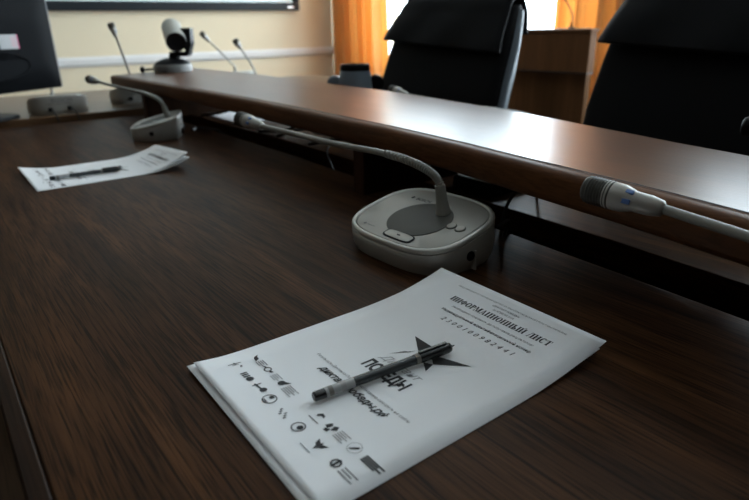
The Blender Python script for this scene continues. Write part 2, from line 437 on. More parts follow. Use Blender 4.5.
def make_neck(t, pts, tip, flex=True, rn=.0042, hl=.075, dark=False):
    """gooseneck from the collar through the points to the microphone head; world coordinates above the desk"""
    mw = Matrix.Translation(t.location) @ Matrix.Rotation(t.rotation_euler.z, 4, 'Z'); inv = mw.inverted()
    W = [inv @ Vector((p[0], p[1], zt(p[2]))) for p in pts]; tipl = inv @ Vector((tip[0], tip[1], zt(tip[2])))
    sp = spline(W, 10)
    # the collar is a cone round the first stretch
    neck = MB().tube(sp, rn, 12).build('gooseneck', M['neck'], t, smooth=True)
    d = (W[1]-W[0]); ln = d.length
    MB().revolve(W[0]-d.normalized()*.004, W[1], [(0, .0112), (.004, .0112), (.005, .0102), (.009, .0100), (.010, .0094), (ln*.6, .0074), (ln+.002, .0066), (ln+.003, .0045)], 24).build('collar', M['neck'], neck, smooth=True, angle=40)
    if flex:
        # ribbed sleeve over the bend
        i0, i1 = 9, min(31, len(sp)-8)
        seg = sp[i0:i1]; dense = spline(seg, 8)
        n_ = len(dense)
        MB().tube(dense, lambda u: (.0056 if int(u*(n_-1)) % 7 < 4 else .0040), 12).build('ribbed_sleeve', M['neck'], neck, smooth=True)
    rear = W[-1]; ax = (tipl-rear); hl_ = ax.length; k = hl_/.075; a = ax.normalized()
    MB().revolve(rear, tipl, [(0, .0045), (.002*k, .0070), (.012*k, .0088), (.026*k, .0092), (.030*k, .0105), (.036*k, .0122), (.050*k, .0126), (.054*k, .0118)], 28).build('microphone_head', M['grey'] if not dark else M['black'], neck, smooth=True, angle=50)
    g = MB(); prof = [(.0455*k, .0124)]
    for q in range(8): prof += [(.0470*k+q*.0028*k, .0130), (.0482*k+q*.0028*k, .0118)]
    prof += [(.0700*k, .0124), (.0725*k, .0105), (.0743*k, .0065), (.075*k, .0)]
    g.revolve(rear, tipl, prof, 28).build('grille', M['grille'] if not dark else M['black'], neck, smooth=True, angle=60)
    up = Vector((0, 0, 1)); side = a.cross(up).normalized(); upn = side.cross(a)
    for cs, cu in ((-.50, .86), (-.98, .12)):
        nrm = (side*cs+upn*cu).normalized()
        # two small blue light windows on the ring
        c = rear+a*(.0300*k)+nrm*.0100
        tt = a; bb = nrm.cross(a)
        vs = [c+tt*(i*.0042)+bb*(j*.0022)+nrm*h for h in (-.001, .0012) for i, j in ((-1,-1),(1,-1),(1,1),(-1,1))]
        MB().add(vs, [(3,2,1,0),(4,5,6,7),(0,1,5,4),(1,2,6,5),(2,3,7,6),(3,0,4,7)]).build('light_window', M['blue'], neck, bevel=.0006)
    return neck

G = 'gooseneck microphone units'
u1 = make_base('discussion_unit', 'nearest grey microphone unit with oval speaker behind the large paper', (.482, .54, T), math.radians(2), G)
def copy_unit(src, label, loc, rz):
    r = src.copy(); C.objects.link(r); r.location = loc; r.rotation_euler = (0, 0, rz); r['label'] = label
    for ch in src.children:
        if ch.name.startswith('gooseneck'): continue
        c = ch.copy(); C.objects.link(c); c.parent = r
        for g in ch.children:
            d = g.copy(); C.objects.link(d); d.parent = c
    return r
u0 = copy_unit(u1, 'grey microphone unit seen side-on beside the far small papers', (.520, 1.700, T), math.radians(-23))
u3 = copy_unit(u1, 'microphone unit whose grey head with blue lights reaches in from right edge', (.402, -.128, T), 0)
f1 = copy_unit(u1, 'pale microphone unit seen from behind beneath the black monitor', (.385, 2.335, T+.02), math.radians(-90))
f2 = copy_unit(u1, 'pale microphone unit with upright stalk behind the raised shelf tip', (.69, 2.475, T+.02), math.radians(-90))
f3 = copy_unit(u1, 'microphone unit behind shelf, left of two stalks right of the camera', (1.335, 2.92, T+.02), math.radians(-90))
f4 = copy_unit(u1, 'microphone unit behind shelf, right of two stalks right of the camera', (1.20, 2.38, T+.02), PI)
o1 = copy_unit(u1, 'microphone unit behind shelf with small grey head before the left chair', (1.02, .74, T), PI)
o2 = copy_unit(u1, 'microphone unit behind shelf with dark head before the right chair', (1.02, -.16, T), PI)

make_neck(u1, [(.502, .518, .050), (.4945, .5185, .092), (.487, .543, .110), (.479, .606, .1185), (.465, .721, .1195), (.455, .821, .123), (.447, .901, .125)], (.439, .974, .132))
make_neck(u0, [(.541, 1.659, .050), (.533, 1.663, .086), (.524, 1.684, .105), (.505, 1.764, .118), (.475, 1.940, .1275), (.4595, 2.030, .1345)], (.449, 2.108, .139))
make_neck(u3, [(.420, -.15, .050), (.420, -.146, .088), (.423, -.115, .108), (.436, -.04, .117), (.4515, .06, .1215), (.4655, .157, .126), (.476, .227, .129)], (.470, .301, .134))
make_neck(f1, [(.367, 2.315, .070), (.374, 2.350, .0835), (.388, 2.410, .083), (.394, 2.465, .0845), (.392, 2.520, .125), (.380, 2.560, .20), (.37, 2.58, .25)], (.355, 2.60, .31), flex=False)
make_neck(f2, [(.6775, 2.455, .072), (.6775, 2.455, .112), (.668, 2.453, .16), (.654, 2.448, .22), (.644, 2.444, .262)], (.631, 2.440, .312), flex=False, rn=.0042)
make_neck(f3, [(1.3175, 2.90, .074), (1.316, 2.90, .104), (1.290, 2.90, .131), (1.236, 2.90, .190), (1.198, 2.90, .228)], (1.158, 2.90, .270), flex=False, rn=.0042)
make_neck(f4, [(1.182, 2.40, .070), (1.181, 2.40, .104), (1.166, 2.40, .140), (1.141, 2.40, .180), (1.126, 2.40, .203)], (1.100, 2.40, .241), flex=False, rn=.0040)
make_neck(o1, [(1.012, .762, .052), (1.008, .764, .086), (1.0, .80, .1), (.988, .90, .105), (.977, 1.04, .112), (.967, 1.138, .118)], (.975, 1.212, .1255))
make_neck(o2, [(1.001, -.138, .052), (.995, -.13, .088), (.975, -.08, .112), (.93, .06, .128), (.89, .18, .138), (.868, .252, .1425)], (.845, .322, .147), dark=True)

# ------------------------------------------------------------------ information sheets
PT = .0004
class Page:
    def __init__(s, x0, y0, a, tl, tr, bl, br, z0, l1=.12, l2=.23):
        s.x0, s.y0, s.a, s.tl, s.tr, s.bl, s.br, s.z0, s.l1, s.l2 = x0, y0, a, tl, tr, bl, br, z0, l1, l2
    def z(s, u, t):
        k = u/.21
        return s.z0+(s.tl*(1-k)+s.tr*k)*max(0, (s.l1-t)/s.l1)**2+(s.bl*(1-k)+s.br*k)*max(0, (t-s.l2)/(.2955-s.l2))**1.7
    def P(s, u, t, dz=0):
        # u along the top edge, t down the sheet
        ux, uy = math.sin(s.a), -math.cos(s.a)
        return (s.x0+u*ux-t*math.cos(s.a), s.y0+u*uy-t*math.sin(s.a), zt(s.z(u, t)+dz))

SER = {}
def serif_word(word, s0, s1, base, h, shear=.0):
    """word in a bold roman face drawn from strokes; returns quads in page coordinates (u right, v up from baseline)"""
    W_ = {'И': .80, 'Н': .80, 'Ф': .86, 'О': .78, 'Р': .64, 'М': .98, 'А': .78, 'Ц': .82, 'Ы': 1.0, 'Й': .80, 'Л': .78, 'С': .70, 'Т': .70, ' ': .35}
    polys = []; x = 0; th, tn, sf = .21, .08, .07
    def q(*p): polys.append([(a+x, b) for a, b in p])
    def rect(a, b, c, d): q((a, c), (b, c), (b, d), (a, d))
    def stem(c, w=th):
        rect(c-w/2, c+w/2, 0, 1); rect(c-w/2-.07, c+w/2+.07, 0, sf); rect(c-w/2-.07, c+w/2+.07, 1-sf, 1)
    def ring(cx, cy, rx, ry, a0=0, a1=360, n=18):
        for i in range(n):
            A, B = math.radians(a0+(a1-a0)*i/n), math.radians(a0+(a1-a0)*(i+1)/n)
            def pt(a, o): 
                return (cx+(rx if o else rx-th*.95)*math.cos(a), cy+(ry if o else ry-tn)*math.sin(a))
            q(pt(A, 1), pt(B, 1), pt(B, 0), pt(A, 0))
    for ch in word:
        w = W_[ch]
        if ch in 'ИЙ':
            stem(.17); stem(w-.17); q((.2, .12), (.2, .2), (w-.2, .88), (w-.2, .80))
            if ch == 'Й': q((.25, 1.2), (.33, 1.2), (.42, 1.12), (.42, 1.06)); q((w-.25, 1.2), (w-.33, 1.2), (.38, 1.12), (.38, 1.06))
        elif ch == 'Н': stem(.17); stem(w-.17); rect(.2, w-.2, .47, .53)
        elif ch == 'Ф': stem(w/2, .14); ring(w/2, .52, .41, .33)
        elif ch == 'О': ring(w/2, .5, .37, .51)
        elif ch == 'Р': stem(.19); ring(.3, .74, .31, .26, -90, 90, 10); rect(.2, .32, .48, .54); rect(.2, .32, .94, 1)
        elif ch == 'М': stem(.12, .06); stem(w-.17); q((.10, 1), (.27, 1), (w/2+.03, .1), (w/2-.06, .02)); q((w/2-.05, .02), (w/2+.02, .02), (w-.18, 1), (w-.27, 1))
        elif ch == 'А': q((.08, 0), (.14, 0), (w/2+.03, 1), (w/2-.05, 1)); q((w/2-.05, 1), (w/2+.06, 1), (w-.06, 0), (w-.24, 0)); rect(.2, w-.2, .28, .34); rect(0, .22, 0, sf); rect(w-.3, w, 0, sf)
        elif ch == 'Ц': stem(.17); stem(w-.2); rect(.1, w-.02, 0, .06); rect(w-.08, w-.02, -.2, .05)
        elif ch == 'Ы': stem(.17); ring(.28, .27, .3, .27, -90, 90, 10); rect(.2, .3, 0, .06); rect(.2, .3, .48, .54); stem(w-.15)
        elif ch == 'Л': q((.06, 0), (.14, .02), (.36, 1), (.28, 1)); stem(w-.17); rect(.26, w-.1, 1-sf, 1); rect(0, .16, 0, .1)
        elif ch == 'С': ring(w/2+.03, .5, .36, .51, 45, 315, 16); rect(w-.12, w-.07, .68, 1)
        elif ch == 'Т': stem(w/2); rect(.02, w-.02, .94, 1); rect(.02, .07, .72, 1); rect(w-.07, w-.02, .72, 1)
        x += w+.06
    k = (s1-s0)/(x-.06)
    return [[(s0+a*k+b*h*shear, base-b*h) for a, b in p] for p in polys]

def sheet(name, label, pg, printed, group):
    nu, nv = 10, 48
    o = MB().grid(lambda i, j: pg.P(.21*i, .2955*j), nu, nv)
    org = Vector(pg.P(.105, .15)); org.z = T
    o.v = [tuple(Vector(p)-org) for p in o.v]
    ob = o.build(name, M['paper'], None, loc=org, smooth=True, solid=.00016)
    tag(ob, label, 'paper', group)
    if not printed: return ob
    def put(polys, name, mat):
        mb = MB()
        for p in polys: mb.add([Vector(pg.P(u, t, PT))-org for u, t in p], [tuple(range(len(p)))])
        return mb.build(name, mat, ob)
    def line(body, s0, s1, base, name, mat, shear=0, off=0, hscale=None, spacing=1., res=1):
        vs, fs, k = fit_text(body, s0, s1, shear=shear, off=off, spacing=spacing, res=res)
        if hscale:
            hh = max(v.y for v in vs); vs = [Vector((v.x, v.y*hscale/hh, 0)) for v in vs]
        return MB().add([Vector(pg.P(v.x, base-v.y, PT))-org for v in vs], fs).build(name, mat, ob)
    line('МЕЖДУНАРОДНЫЙ ИСТОРИЧЕСКИЙ ДИКТАНТ НА ТЕМУ СОБЫТИЙ ВЕЛИКОЙ ОТЕЧЕСТВЕННОЙ ВОЙНЫ', .042, .1785, .0146, 'header_line', M['ink2'])
    line('«ДИКТАНТ ПОБЕДЫ»', .095, .129, .0202, 'header_line', M['ink2'], off=.01)
    line('26 АПРЕЛЯ 2024', .1005, .1265, .0257, 'header_line', M['ink2'])
    put(serif_word('ИНФОРМАЦИОННЫЙ ЛИСТ', .052, .1765, .0376, .0076, .06), 'title', M['ink'])
    line('Необходимо сохранить до получения результатов!', .0640, .1664, .0465, 'note_line', M['ink2'], shear=.2)
    line('Индивидуальный идентификационный номер', .0590, .171, .0560, 'note_line', M['ink'], off=.004)
    dg = '2300100982441'
    mb = MB()
    for i, ch in enumerate(dg):
        vs, fs = text_mesh(ch, .0082, 'CENTER', shear=.25, res=2)
        c = .0735+i*(.0870/12)
        mb.add([Vector(pg.P(c+v.x, .0695-v.y, PT))-org for v in vs], fs)
    mb.build('number', M['ink'], ob)
    # split star with long pointed rays
    put([[(.0789, .109), (.1005, .1243), (.1085, .1165), (.1050, .1100)],
         [(.1179, .1337), (.1305, .1421), (.1264, .1297)],
         [(.0880, .1480), (.1005, .1243), (.0975, .1325)],
         [(.1085, .1165), (.1264, .1297), (.150, .1065), (.1200, .1170)],
         [(.1050, .1100), (.1085, .1165), (.1120, .1080), (.1130, .0985)]], 'star', M['ink'])
    put([[(.0880, .1480), (.0975, .1325), (.0935, .1335)], [(.1264, .1297), (.150, .1065), (.1275, .1262)]], 'star_facet', M['ink3'])
    line('Диктант', .0864, .1382, .1585, 'script_word', M['ink3'], shear=.45, res=2)
    line('ПОБЕДЫ', .0852, .1388, .1772, 'poster_word', M['ink'], off=.05, hscale=.0138, res=2)
    line('Результаты Диктанта Победы необходимо смотреть на сайте', .0473, .1742, .1992, 'note_line', M['ink2'], shear=.2)
    line('диктантпобеды.рф', .0672, .1582, .2103, 'address_line', M['ink'], shear=.35, off=.03, res=2)
    # two rows of small partner marks
    def disc(c, r, n=18, k=1.): return [(c[0]+r*math.cos(2*PI*i/n), c[1]+r*k*math.sin(2*PI*i/n)) for i in range(n)]
    def ringp(c, r, w_, n=20):
        return [[(c[0]+r*math.cos(2*PI*i/n), c[1]+r*math.sin(2*PI*i/n)), (c[0]+r*math.cos(2*PI*(i+1)/n), c[1]+r*math.sin(2*PI*(i+1)/n)),
                 (c[0]+(r-w_)*math.cos(2*PI*(i+1)/n), c[1]+(r-w_)*math.sin(2*PI*(i+1)/n)), (c[0]+(r-w_)*math.cos(2*PI*i/n), c[1]+(r-w_)*math.sin(2*PI*i/n))] for i in range(n)]
    def bars(c, w_, n, p=.0020, h=.0009):
        return [[(c[0], c[1]+i*p), (c[0]+w_*(1 if i % 2 == 0 else .75), c[1]+i*p), (c[0]+w_*(1 if i % 2 == 0 else .75), c[1]+i*p+h), (c[0], c[1]+i*p+h)] for i in range(n)]
    dark, mid, pale = [], [], []
    # upper row, left to right
    dark += [[(.0145, .2415), (.0180, .2440), (.0215, .2440), (.0245, .2485), (.0190, .2478), (.0165, .2462)]]   # boot-like flag
    mid += bars((.0255, .2425), .0105, 4)
    dark += ringp((.0425, .2462), .0036, .0011)+[[(.036, .2455), (.0395, .2452), (.0395, .2468), (.036, .2470)], [(.0456, .2452), (.0495, .2440), (.049, .2470), (.0456, .2470)]]
    pale += bars((.0530, .2430), .0110, 4)
    dark += [disc((.0685, .2470), .0034, 14), [(.0685, .2440), (.0740, .2405), (.0722, .2462)]]
    pale += bars((.0755, .2430), .0150, 5)
    dark += [[(.1225, .2460), (.1245, .2420), (.1290, .2428), (.1300, .2452), (.1265, .2446), (.1245, .2475)]]
    mid += [[(.1200, .2515), (.1330, .2515), (.1330, .2524), (.1200, .2524)]]
    dark += [[(.1370, .2480), (.1392, .2425), (.1422, .2445), (.1412, .2495)], [(.1430, .2440), (.1462, .2415), (.1485, .2455), (.1450, .2490)], [(.1400, .2500), (.1440, .2480), (.1448, .2520), (.1405, .2525)]]
    pale += bars((.1505, .2420), .0120, 5)
    pale += ringp((.1715, .2460), .0058, .0005)
    dark += [[(.1685, .2490), (.1735, .2425), (.1748, .2445), (.1698, .2497)]]
    dark += bars((.1830, .2432), .0200, 4, .0018, .0013)
    # lower row
    mid += [[(.0165, .2655), (.0200, .2650), (.0200, .2665), (.0165, .2668)], [(.0180, .2600), (.0190, .2600), (.0190, .2720), (.0180, .2720)], [(.0205, .2630), (.0212, .2630), (.0212, .2690), (.0205, .2690)], [(.0235, .2610), (.0270, .2625), (.0262, .2640), (.0230, .2628)]]
    dark += [[(.0360+i*.0030, .2630), (.0378+i*.0030, .2630), (.0378+i*.0030, .2690), (.0360+i*.0030, .2690)] for i in range(3)]+[disc((.0480, .2655), .0034, 14)]
    dark += [[(.0570, .2650), (.0660, .2640), (.0660, .2656), (.0570, .2668)], disc((.0690, .2640), .0032, 12), [(.0585, .2610), (.0597, .2610), (.0597, .2690), (.0585, .2690)]]
    dark += ringp((.0835, .2660), .0062, .0009)+[disc((.0825, .2635), .0022, 12)]
    mid += [[(.0800, .2690), (.0870, .2690), (.0850, .2708), (.0815, .2708)]]
    mid += [[(.1000+.0022*i, .2640+.0018*(i % 3)), (.1016+.0022*i, .2636+.0018*(i % 3)), (.1018+.0022*i, .2662+.0018*(i % 3)), (.1002+.0022*i, .2662+.0018*(i % 3))] for i in range(6)]
    mid += ringp((.1275, .2655), .0058, .0012)
    dark += [disc((.1290, .2650), .0026, 12)]
    dark += [[(.1480, .2600), (.1530, .2622), (.1540, .2600), (.1552, .2622), (.1602, .2600), (.1580, .2650), (.1558, .2660), (.1541, .2700), (.1524, .2660), (.1502, .2650)]]
    mid += [[(.1440, .2735), (.1570, .2735), (.1570, .2742), (.1440, .2742)]]
    dark += ringp((.1765, .2650), .0045, .0016, 8)+[[(.1755, .2605), (.1775, .2605), (.1775, .2695), (.1755, .2695)]]
    mid += bars((.1835, .2620), .0150, 3, .0028, .0010)
    cuts = [.0335, .0515, .0620, .0745, .0900, .1150, .1360, .1495, .1640, .1805]
    for polys, ink in ((dark, 'ink'), (mid, 'ink2'), (pale, 'ink3')):
        marks = {}
        for p in polys:
            u_, t_ = sum(a for a, b in p)/len(p), sum(b for a, b in p)/len(p)
            marks.setdefault((t_ > .2560, sum(u_ > c for c in cuts)), []).append(p)
        for m_ in marks.values(): put(m_, 'partner_mark', M[ink])
    return ob

pgA = Page(.4325, .4475, 0, .0165, .0135, .0065, .0004, .0007)
pgB = Page(.4275, .4490, math.radians(-.40), .0110, .0080, .0036, .0001, .0003)
sheet('information_sheet', 'large printed white sheet under the near pen, top of its stack', pgA, True, 'printed information sheets')
sheet('information_sheet', 'plain white sheet edge peeking from beneath the near printed page', pgB, False, 'printed information sheets')
a2 = math.radians(.85)
pgC = Page(.4290, 1.4435, a2, .0210, .0335, .0120, .0004, .0010, .105, .215)
pgD = Page(.4370, 1.4410, a2+math.radians(-1.6), .0150, .0235, .0040, .0002, .0004, .105, .215)
sheet('information_sheet', 'small-looking printed sheet under the far pen, left side of desk', pgC, True, 'printed information sheets')
sheet('information_sheet', 'white sheet edge showing beneath the far printed page at its right end', pgD, False, 'printed information sheets')

# ------------------------------------------------------------------ pens
def pen(label, a, b):
    """a = rear plug end, b = cap end (plan points on the sheets)"""
    A, B = Vector((a[0], a[1], zt(a[2]))), Vector((b[0], b[1], zt(b[2])))
    ang = math.atan2(B.y-A.y, B.x-A.x); ln = (B-A).length
    t = thing('gel_pen', label, 'pen', A, ang, 'gel pens')
    t.rotation_euler = (0, -math.asin((B.z-A.z)/ln), ang); t.scale = (1, .92, .92)
    X = lambda s0, s1, pr_, name, mat, par=t: MB().revolve((s0, 0, 0), (s1, 0, 0), pr_, 20).build(name, mat, par, smooth=True, angle=40)
    X(0, 1, [(0, .0034), (.001, .0044), (.010, .0045), (.011, .0040)], 'end_plug', M['pen_dark'])
    X(.010, 1, [(0, .0046), (.026, .0046), (.0262, .0043)], 'clear_end', M['pen_clear'])
    X(.0125, 1, [(0, .00472), (.004, .00472)], 'label_band', M['pen_band'])
    X(.0235, 1, [(0, .00472), (.0045, .00472)], 'label_band', M['sticker'])
    X(.036, 1, [(0, .0046), (ln-.036-.036, .0046)], 'barrel', M['pen_smoke'])
    X(ln-.040, 1, [(0, .0050), (.003, .0053), (.005, .0053), (.0055, .0050)], 'grip_ring', M['pen_band'])
    cap = X(ln-.036, 1, [(0, .0053), (.024, .0055), (.031, .0053), (.034, .0045), (.0355, .0025), (.036, .0012), (.0395, .0003)], 'cap', M['pen_dark'])
    MB().box(ln-.036, ln-.006, -.0016, .0016, .0054, .0072).build('clip', M['pen_dark'], cap, bevel=.0006)
    return t
pen('dark capped pen lying on the large near sheet over the star', (.1925, .3398, .0060), (.3290, .3255, .0074))
pen('dark capped pen lying on the far small-looking sheet', (.1715, 1.3040, .0068), (.3060, 1.2950, .0074))

# ------------------------------------------------------------------ video camera on the shelf end
RT = Vector((.794, -.607, 0)).normalized(); VW = Vector((.607, .794, 0)).normalized()
ptz = thing('conference_camera', 'silver and black swivelling video camera on the shelf far end', 'camera', (.812, 2.352, T+.130))
def pv(r, v, z): return RT*r+VW*v+Vector((0, 0, z))
MB().revolve((0, 0, 0), (0, 0, 1), [(0, .068), (.002, .072), (.018, .073), (.026, .071), (.030, .068)], 40).build('base_ring', M['ring'], ptz, smooth=True, angle=40)
MB().revolve((0, 0, .030), (0, 0, 1), [(0, .068), (.008, .060), (.016, .044), (.021, .026), (.0225, .020)], 40).build('base_dome', M['black'], ptz, smooth=True)
MB().revolve(pv(.012, 0, .052), pv(.012, 0, 1), [(0, .021), (.014, .021)], 28).build('swivel_post', M['black'], ptz, smooth=True)
arm = MB(); pth = [pv(.0, 0, .066), pv(.060, 0, .066), pv(.066, 0, .068), pv(.070, 0, .084), pv(.072, 0, .146), pv(.072, 0, .158)]
ps = spline(pth, 6); rings = []
for i, p in enumerate(ps):
    t_ = (ps[min(i+1, len(ps)-1)]-ps[max(i-1, 0)]).normalized(); n_ = VW; b_ = t_.cross(n_)
    w1, h1 = .022, .0085+.0085*max(0, min(1, (p.z-.08)/.02))
    rings.append([p+n_*w1+b_*h1, p+n_*w1-b_*h1, p-n_*w1-b_*h1, p-n_*w1+b_*h1])
arm.loops(rings).build('bracket_arm', M['black'], ptz, bevel=.003, smooth=True, angle=50)
hub_c = pv(.070, .0, .143)
MB().revolve(pv(.068, 0, .132), pv(.03, 0, .135), [(0, .022), (.02, .022)], 24).build('pivot', M['black'], ptz, smooth=True)
ax = (Vector((.794, -.607, -.02))*.365+Vector((-.231, -.272, -.934))*.67-Vector((.562, .747, -.357))*.65).normalized()
hc = pv(.019, 0, .137)
rear, lens = hc-ax*.066, hc+ax*.072
hd = MB().revolve(rear, lens, [(0, .030), (.004, .0355), (.010, .0375), (.127, .0375), (.134, .0365)], 40).build('camera_head', M['silverp'], ptz, smooth=True, angle=40)
MB().revolve(rear+ax*.1325, lens+ax, [(0, .0364), (.005, .0362), (.0058, .034), (.0045, .030), (.003, .02), (.003, .0)], 40).build('lens_face', M['black'], hd, smooth=True, angle=50)
cb = MB().tube(spline([pv(-.070, -.01, .012), pv(-.084, -.014, .012), pv(-.098, -.016, .011), pv(-.108, -.018, .012)], 6), .0045, 8).build('power_lead', M['cable'], ptz, smooth=True)
MB().revolve(pv(-.104, -.017, .012), pv(-.13, -.022, .013), [(0, .005), (.004, .011), (.011, .012), (.017, .007)], 16).build('lead_plug', M['black'], cb, smooth=True)

# ------------------------------------------------------------------ monitor on the far table
mdir = Vector((.8, .6, 0)); mn = Vector((.6, -.8, 0))       # along its width, out of its back
mon = thing('computer_monitor', 'black computer monitor seen from behind with white sticker at left', 'monitor', (.10, 2.30, T+.02))
mrot = math.atan2(.6, .8)
mon.rotation_euler = (0, 0, mrot)
# local: x along width (right), y away from us, z up; right lower corner lies at (.437, 2.5)
off = Vector((.437, 2.50, 0))-Vector((.10, 2.30, 0)); xr = off.dot(mdir); yb = off.dot(Vector((-.6, .8, 0)))
x1_ = xr; x0_ = xr-.53; zb, zt_ = .072, .405
hs = MB(); nn = 14
def hb(i, j):
    x = x0_+(x1_-.004-x0_)*i; z = zb+.004+(zt_-zb-.008)*j
    e = min(i, 1-i, 1)*.53; g_ = min(j, 1-j)*.33
    bul = min(1, min(e, g_)/.10); return (x, yb-.002-.022*(1-(1-bul)**2), z)
sh = MB().grid(hb, 20, 16)
sh.build('rear_cover', M['blackm'], mon, smooth=True)
MB().box(x0_, x1_, yb-.002, yb+.014, zb, zt_).build('screen_frame', M['black'], mon, bevel=.004)
MB().box(x1_-.0022, x1_+.001, yb-.0032, yb+.004, zb+.002, zt_).build('silver_edge', M['ring2'], mon, bevel=.0008)
MB().box(x0_+.015, x1_-.015, yb+.0141, yb+.0146, zb+.02, zt_-.015).build('screen', M['black'], mon)
mb = MB(); cxm = (x0_+x1_)/2-.03
MB().loops([[(cxm+.155*k*math.cos(a), yb-.023-d, .160+.046*k*math.sin(a)) for a in [2*PI*i/48 for i in range(48)]] for k, d in ((1.02, 0), (1., .004), (.94, .004), (.92, .001), (.05, .001))]).build('oval_recess', M['blackm'], mon, smooth=True, angle=30)
# sticker
def stick(x, z): return (x, yb-.0262, z)
sx1 = xr-.178
MB().box(sx1-.075, sx1, yb-.0262, yb-.0242, .213, .258).build('sticker', M['sticker'], mon)
st_ = MB().box(sx1-.004, sx1, yb-.0266, yb-.0262, .213, .258).build('sticker_stripe', M['pink'], mon)
mb = MB()
for i in range(6): mb.box(sx1-.030, sx1-.010, yb-.0266, yb-.0262, .220+i*.0056, .2228+i*.0056)
mb.build('sticker_print', M['pinkp'], mon)
mb = MB()
for i in range(5): mb.box(sx1-.070, sx1-.040, yb-.0266, yb-.0262, .221+i*.0066, .2238+i*.0066)
mb.build('sticker_print', M['ink3'], mon)
MB().box(cxm-.08, cxm-.04, yb-.05, yb-.024, 0.012, .20).build('stand_neck', M['blackm'], mon, bevel=.006)
sb = MB().loops([[(cxm-.085+.11*k*math.copysign(abs(math.cos(a))**.7, math.cos(a)), yb-.03+.065*k*math.copysign(abs(math.sin(a))**.7, math.sin(a)), z) for a in [2*PI*i/48 for i in range(48)]] for k, z in ((1, 0), (1, .007), (.96, .012), (.1, .014))])
sb.build('stand_base', M['black'], mon, smooth=True, angle=50)

# ------------------------------------------------------------------ whiteboard on the back wall
wb = thing('wall_screen', 'black framed pale screen high on the cream back wall', 'screen', (1.4, YF, zt(.41)))
bx0, bx1, bh, fw_ = -1.1, 1.238, 1.32, .066
MB().box(bx0, bx1, -.05, 0, .006, fw_).build('frame_rail', M['frame'], wb, bevel=.006)
MB().box(bx0, bx1, -.05, 0, bh-fw_, bh).build('frame_rail', M['frame'], wb, bevel=.006)
MB().box(bx0, bx0+.05, -.05, 0, fw_, bh-fw_).build('frame_stile', M['frame'], wb, bevel=.006)
MB().box(bx1-.05, bx1, -.05, 0, fw_, bh-fw_).build('frame_stile', M['frame'], wb, bevel=.006)
MB().box(bx0+.05, bx1-.05, -.03, -.005, fw_, bh-fw_).build('screen_surface', M['whiteboard'], wb)
MB().loops([[(bx1-.085+.030*k*math.cos(a), y, .030+.010*k*math.sin(a)) for a in [2*PI*i/24 for i in range(24)]] for k, y in ((1, -.049), (1, -.053), (.85, -.054))]).build('badge', M['silver'], wb, smooth=True)

# ------------------------------------------------------------------ pot behind the shelf
pot = thing('lugged_pot', 'blue grey pot with dark rim and two round lugs behind shelf', 'pot', (1.035, 1.452, T))
MB().revolve((0, 0, 0), (0, 0, 1), [(0, .040), (.003, .044), (.06, .050), (.11, .0515), (.14, .048), (.160, .0435)], 40).build('body', M['pot'], pot, smooth=True)
MB().revolve((0, 0, .160), (0, 0, 1), [(0, .0436), (.003, .0446), (.014, .0430), (.018, .0405), (.018, .034), (.012, .032), (.008, .0)], 40).build('rim', M['black'], pot, smooth=True, angle=40)
for sg in (-1, 1):
    c = RT*(.060*sg)+Vector((0, 0, .124))
    MB().revolve(c-VW*.012, c+VW*.012, [(0, .018), (.004, .0235), (.020, .0235), (.024, .018)], 28).build('lug', M['pot'] if sg < 0 else M['black'], pot, smooth=True)
    MB().box(-.007, .007, -.008, .008, -.008, .008).build('lug_stem', M['black'], pot, loc=RT*(.048*sg)+Vector((0, 0, .124)), rot=(0, 0, math.atan2(RT.y, RT.x)))

